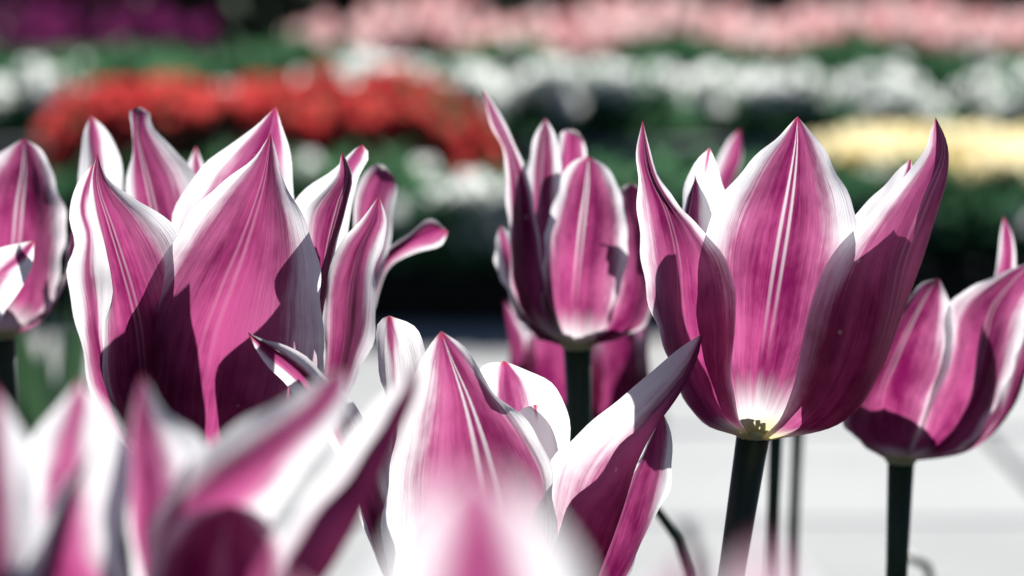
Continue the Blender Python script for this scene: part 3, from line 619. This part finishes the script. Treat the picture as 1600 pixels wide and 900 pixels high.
FOL = [leaf_mass('foliage', 230, .105, .10, .15, .055, .013, M_FOL, 11 + i) for i in range(3)]
def clump(name, label, cat, group, px, py_top, dist, bloom, nb, s=1.0, zbase=0.07, spread=.10, lift=.15, bs=1.0, fall=.5):
    """a bedding plant whose crown reaches the height seen at (px, py_top) at this distance"""
    p = P(px, py_top, dist); H = max(.06, p.z - zbase)
    o = thing(name, (p.x, p.y, zbase), label, cat, group, rnd.uniform(0, 6.28))
    k = H / lift
    inst('foliage', rnd.choice(FOL), o, (0, 0, 0), (0, 0, 0), (s, s, k * .93))
    for i in range(nb):
        a = rnd.uniform(0, 6.28); r = spread * s * math.sqrt(rnd.random())
        z = H * (1.0 - fall * (r / (spread * s)) ** 2) * rnd.uniform(.88, 1.06)
        inst('blossom', bloom, o, (r * math.cos(a), r * math.sin(a), z), (rnd.uniform(.85, 1.5), 0, rnd.uniform(-.6, .6) - o.rotation_euler.z), bs * rnd.uniform(.8, 1.2))
    return o

B_WHITE = bloom_mesh('blossom', .026, M_WHITE); B_RED = bloom_mesh('blossom', .028, M_RED, .5); B_YEL = bloom_mesh('blossom', .03, M_YEL, .4)
B_PALE = bloom_mesh('blossom', .02, M_WHITE)
# near green row, a few pale blossoms
for i in range(22):
    px = -60 + i * 82 + rnd.uniform(-15, 15)
    left = px < 110
    d = rnd.uniform(5.42, 5.65)
    top = rnd.uniform(250, 300)
    nb = 4 if 620 < px < 1000 else (2 if px > 1150 or left else 1)
    clump('green_bedding_plant', 'green bedding plant with few pale blossoms along the far edge of the paving', 'plant', 'green plants edging the paving', px, top, d, B_PALE, nb, 1.15)
# red row
for i in range(21):
    px = 172 + i * 25.5 + rnd.uniform(-10, 10)
    top = 156 + (10 if px < 150 else 0) + rnd.uniform(-8, 16) - (14 if 580 < px < 640 else 0) + (18 if px > 680 else 0)
    clump('red_bedding_plant', 'scarlet bedding plant in the red drift left of the middle', 'plant', 'red flowers at left', px, top, rnd.uniform(5.95, 6.25), B_RED, 26, .95, bs=1.3)
for px, top in ((640, 200), (668, 196)):
    clump('red_bedding_plant', 'scarlet bedding plant standing forward at the end of the red drift', 'plant', 'forward red flowers', px, top, 5.82, B_RED, 12, .5)
for i in range(13):
    px = 190 + i * 36 + rnd.uniform(-10, 10)
    clump('red_bedding_plant', 'scarlet bedding plant in the front line of the red drift', 'plant', 'front red flowers', px, 182 + rnd.uniform(-8, 10), rnd.uniform(5.80, 5.92), B_RED, 26, .85, bs=1.3)
# yellow row
for i in range(15):
    px = 1335 + i * 24 + rnd.uniform(-8, 8)
    clump('yellow_bedding_plant', 'pale yellow bedding plant in the yellow drift at the right', 'plant', 'yellow flowers at right', px, 238 + rnd.uniform(-8, 14), rnd.uniform(5.75, 6.15), B_YEL, 22, 1.0, bs=1.35)
for i in range(9):
    px = 1400 + i * 28 + rnd.uniform(-8, 8)
    clump('yellow_bedding_plant', 'pale yellow bedding plant in the front line of the yellow drift', 'plant', 'front yellow flowers', px, 274 + rnd.uniform(-8, 10), rnd.uniform(5.62, 5.72), B_YEL, 24, .9, bs=1.3)
for px, top, n in ((752, 300, 7), (792, 310, 11), (770, 380, 6), (690, 300, 4), (845, 290, 5)):
    clump('cream_flowering_plant', 'cream flowering plant at the paving edge just left of the middle tulip', 'plant', 'cream flowers at the paving edge', px, top, 5.30, B_PALE, n, .75, 0.07, bs=1.25)
# white row on the terrace, in uneven drifts
for i in range(27):
    px = -40 + i * 64 + rnd.uniform(-26, 26)
    if 150 < px < 225 or 300 < px < 345 or 770 < px < 830 or 1010 < px < 1045 or 1305 < px < 1330 or 1440 < px < 1490: continue
    clump('white_bedding_plant', 'white flowering bedding plant in the row above the grey stone edging', 'plant', 'white flowers on the terrace', px, 128 + rnd.uniform(-26, 22), rnd.uniform(7.33, 7.75), B_WHITE, rnd.randint(9, 20), rnd.uniform(.85, 1.15), .095, bs=1.15, fall=.38)
# green row
for i in range(46):
    px = -60 + i * 38 + rnd.uniform(-14, 14)
    clump('leafy_green_plant', 'leafy green plant between the white row and the pink tulips', 'plant', 'green plants on the terrace', px, 84 + 14 * math.sin(px * .021 + 1) + rnd.uniform(-16, 16), rnd.uniform(7.9, 8.6), B_PALE, rnd.choice((0, 0, 0, 2)), rnd.uniform(1.0, 1.4), .095)

# pink and purple tulips at the back
def cup_mesh(name, mat, h=.06, r=.022):
    V = []; F = []
    for k in range(6):
        a = math.pi / 3 * k; rr = r * (1.0 if k % 2 else .9); i = len(V)
        for t, q, w_ in ((0, .25, .4), (.3, .95, .62), (.65, 1.0, .55), (1.0, .8, .08)):
            for s in (-1, 0, 1):
                an = a + s * w_; V.append((rr * q * math.cos(an), rr * q * math.sin(an), h * t))
        for j in range(3):
            for s in range(2): F.append((i + j * 3 + s, i + j * 3 + s + 1, i + j * 3 + s + 4, i + j * 3 + s + 3))
    me = bpy.data.meshes.new(name); me.from_pydata(V, [], F); me.materials.append(mat); return me
def leaf_blade(name, L, wd):
    V = []; F = []
    for j in range(6):
        t = j / 5; w_ = wd * math.sin(math.pi * (.12 + .88 * t)); V += [(L * (.1 * t + .3 * t * t), -w_, L * t * (1 - .2 * t)), (L * (.1 * t + .3 * t * t) + w_ * .4, 0, L * t * (1 - .2 * t)), (L * (.1 * t + .3 * t * t), w_, L * t * (1 - .2 * t))]
    for j in range(5):
        for s in range(2): F.append((j * 3 + s, j * 3 + s + 1, j * 3 + s + 4, j * 3 + s + 3))
    me = bpy.data.meshes.new(name); me.from_pydata(V, [], F); me.materials.append(M_LEAF); return me
BL = leaf_blade('leaf', .14, .018); ST = shared_stem('stem', 1.0, .004, M_STEM)
CUPS = {'pink': cup_mesh('cup', M_PINK), 'purple': cup_mesh('cup', M_PURP)}
def far_tulip(kind, px, py, d):
    p = P(px, py, d); h = max(.1, p.z - .095 - .06)
    lab = {'pink': 'pink tulip in the band of pink tulips along the top', 'purple': 'purple tulip in the patch at the top left'}[kind]
    o = thing(kind + '_tulip', (p.x, p.y, .095), lab, 'tulip', kind + ' tulips at the back', rnd.uniform(0, 6.28))
    inst('cup', CUPS[kind], o, (0, 0, h), (rnd.uniform(-.15, .15), rnd.uniform(-.15, .15), 0), rnd.uniform(.9, 1.2))
    inst('stem', ST, o, (0, 0, 0), (0, 0, 0), (1, 1, h + .01))
    for k in range(2): inst('leaf', BL, o, (0, 0, 0), (0, 0, k * 3 + rnd.uniform(-.5, .5)), rnd.uniform(.8, 1.1))
for row in range(4):
    for i in range(44):
        px = 450 + i * 27.5 + rnd.uniform(-12, 12) + row * 7
        if 515 < px < 552 or (640 < px < 700 and row == 0) or rnd.random() < .06: continue
        dip = 16 * math.sin(px * .017) + (14 if 450 < px < 530 or 720 < px < 800 else 0)
        far_tulip('pink', px, 50 + dip * .7 - row * 14 + rnd.uniform(-13, 13), 9.0 + row * .22 + rnd.uniform(-.1, .1))
for row in range(4):
    for i in range(13):
        px = -20 + i * 29 + rnd.uniform(-14, 14)
        if rnd.random() < .25 + (.4 if px > 290 else 0): continue
        far_tulip('purple', px, 48 - row * 13 + rnd.uniform(-14, 14), 9.0 + row * .25 + rnd.uniform(-.1, .1))

# dark clipped hedge closing the view
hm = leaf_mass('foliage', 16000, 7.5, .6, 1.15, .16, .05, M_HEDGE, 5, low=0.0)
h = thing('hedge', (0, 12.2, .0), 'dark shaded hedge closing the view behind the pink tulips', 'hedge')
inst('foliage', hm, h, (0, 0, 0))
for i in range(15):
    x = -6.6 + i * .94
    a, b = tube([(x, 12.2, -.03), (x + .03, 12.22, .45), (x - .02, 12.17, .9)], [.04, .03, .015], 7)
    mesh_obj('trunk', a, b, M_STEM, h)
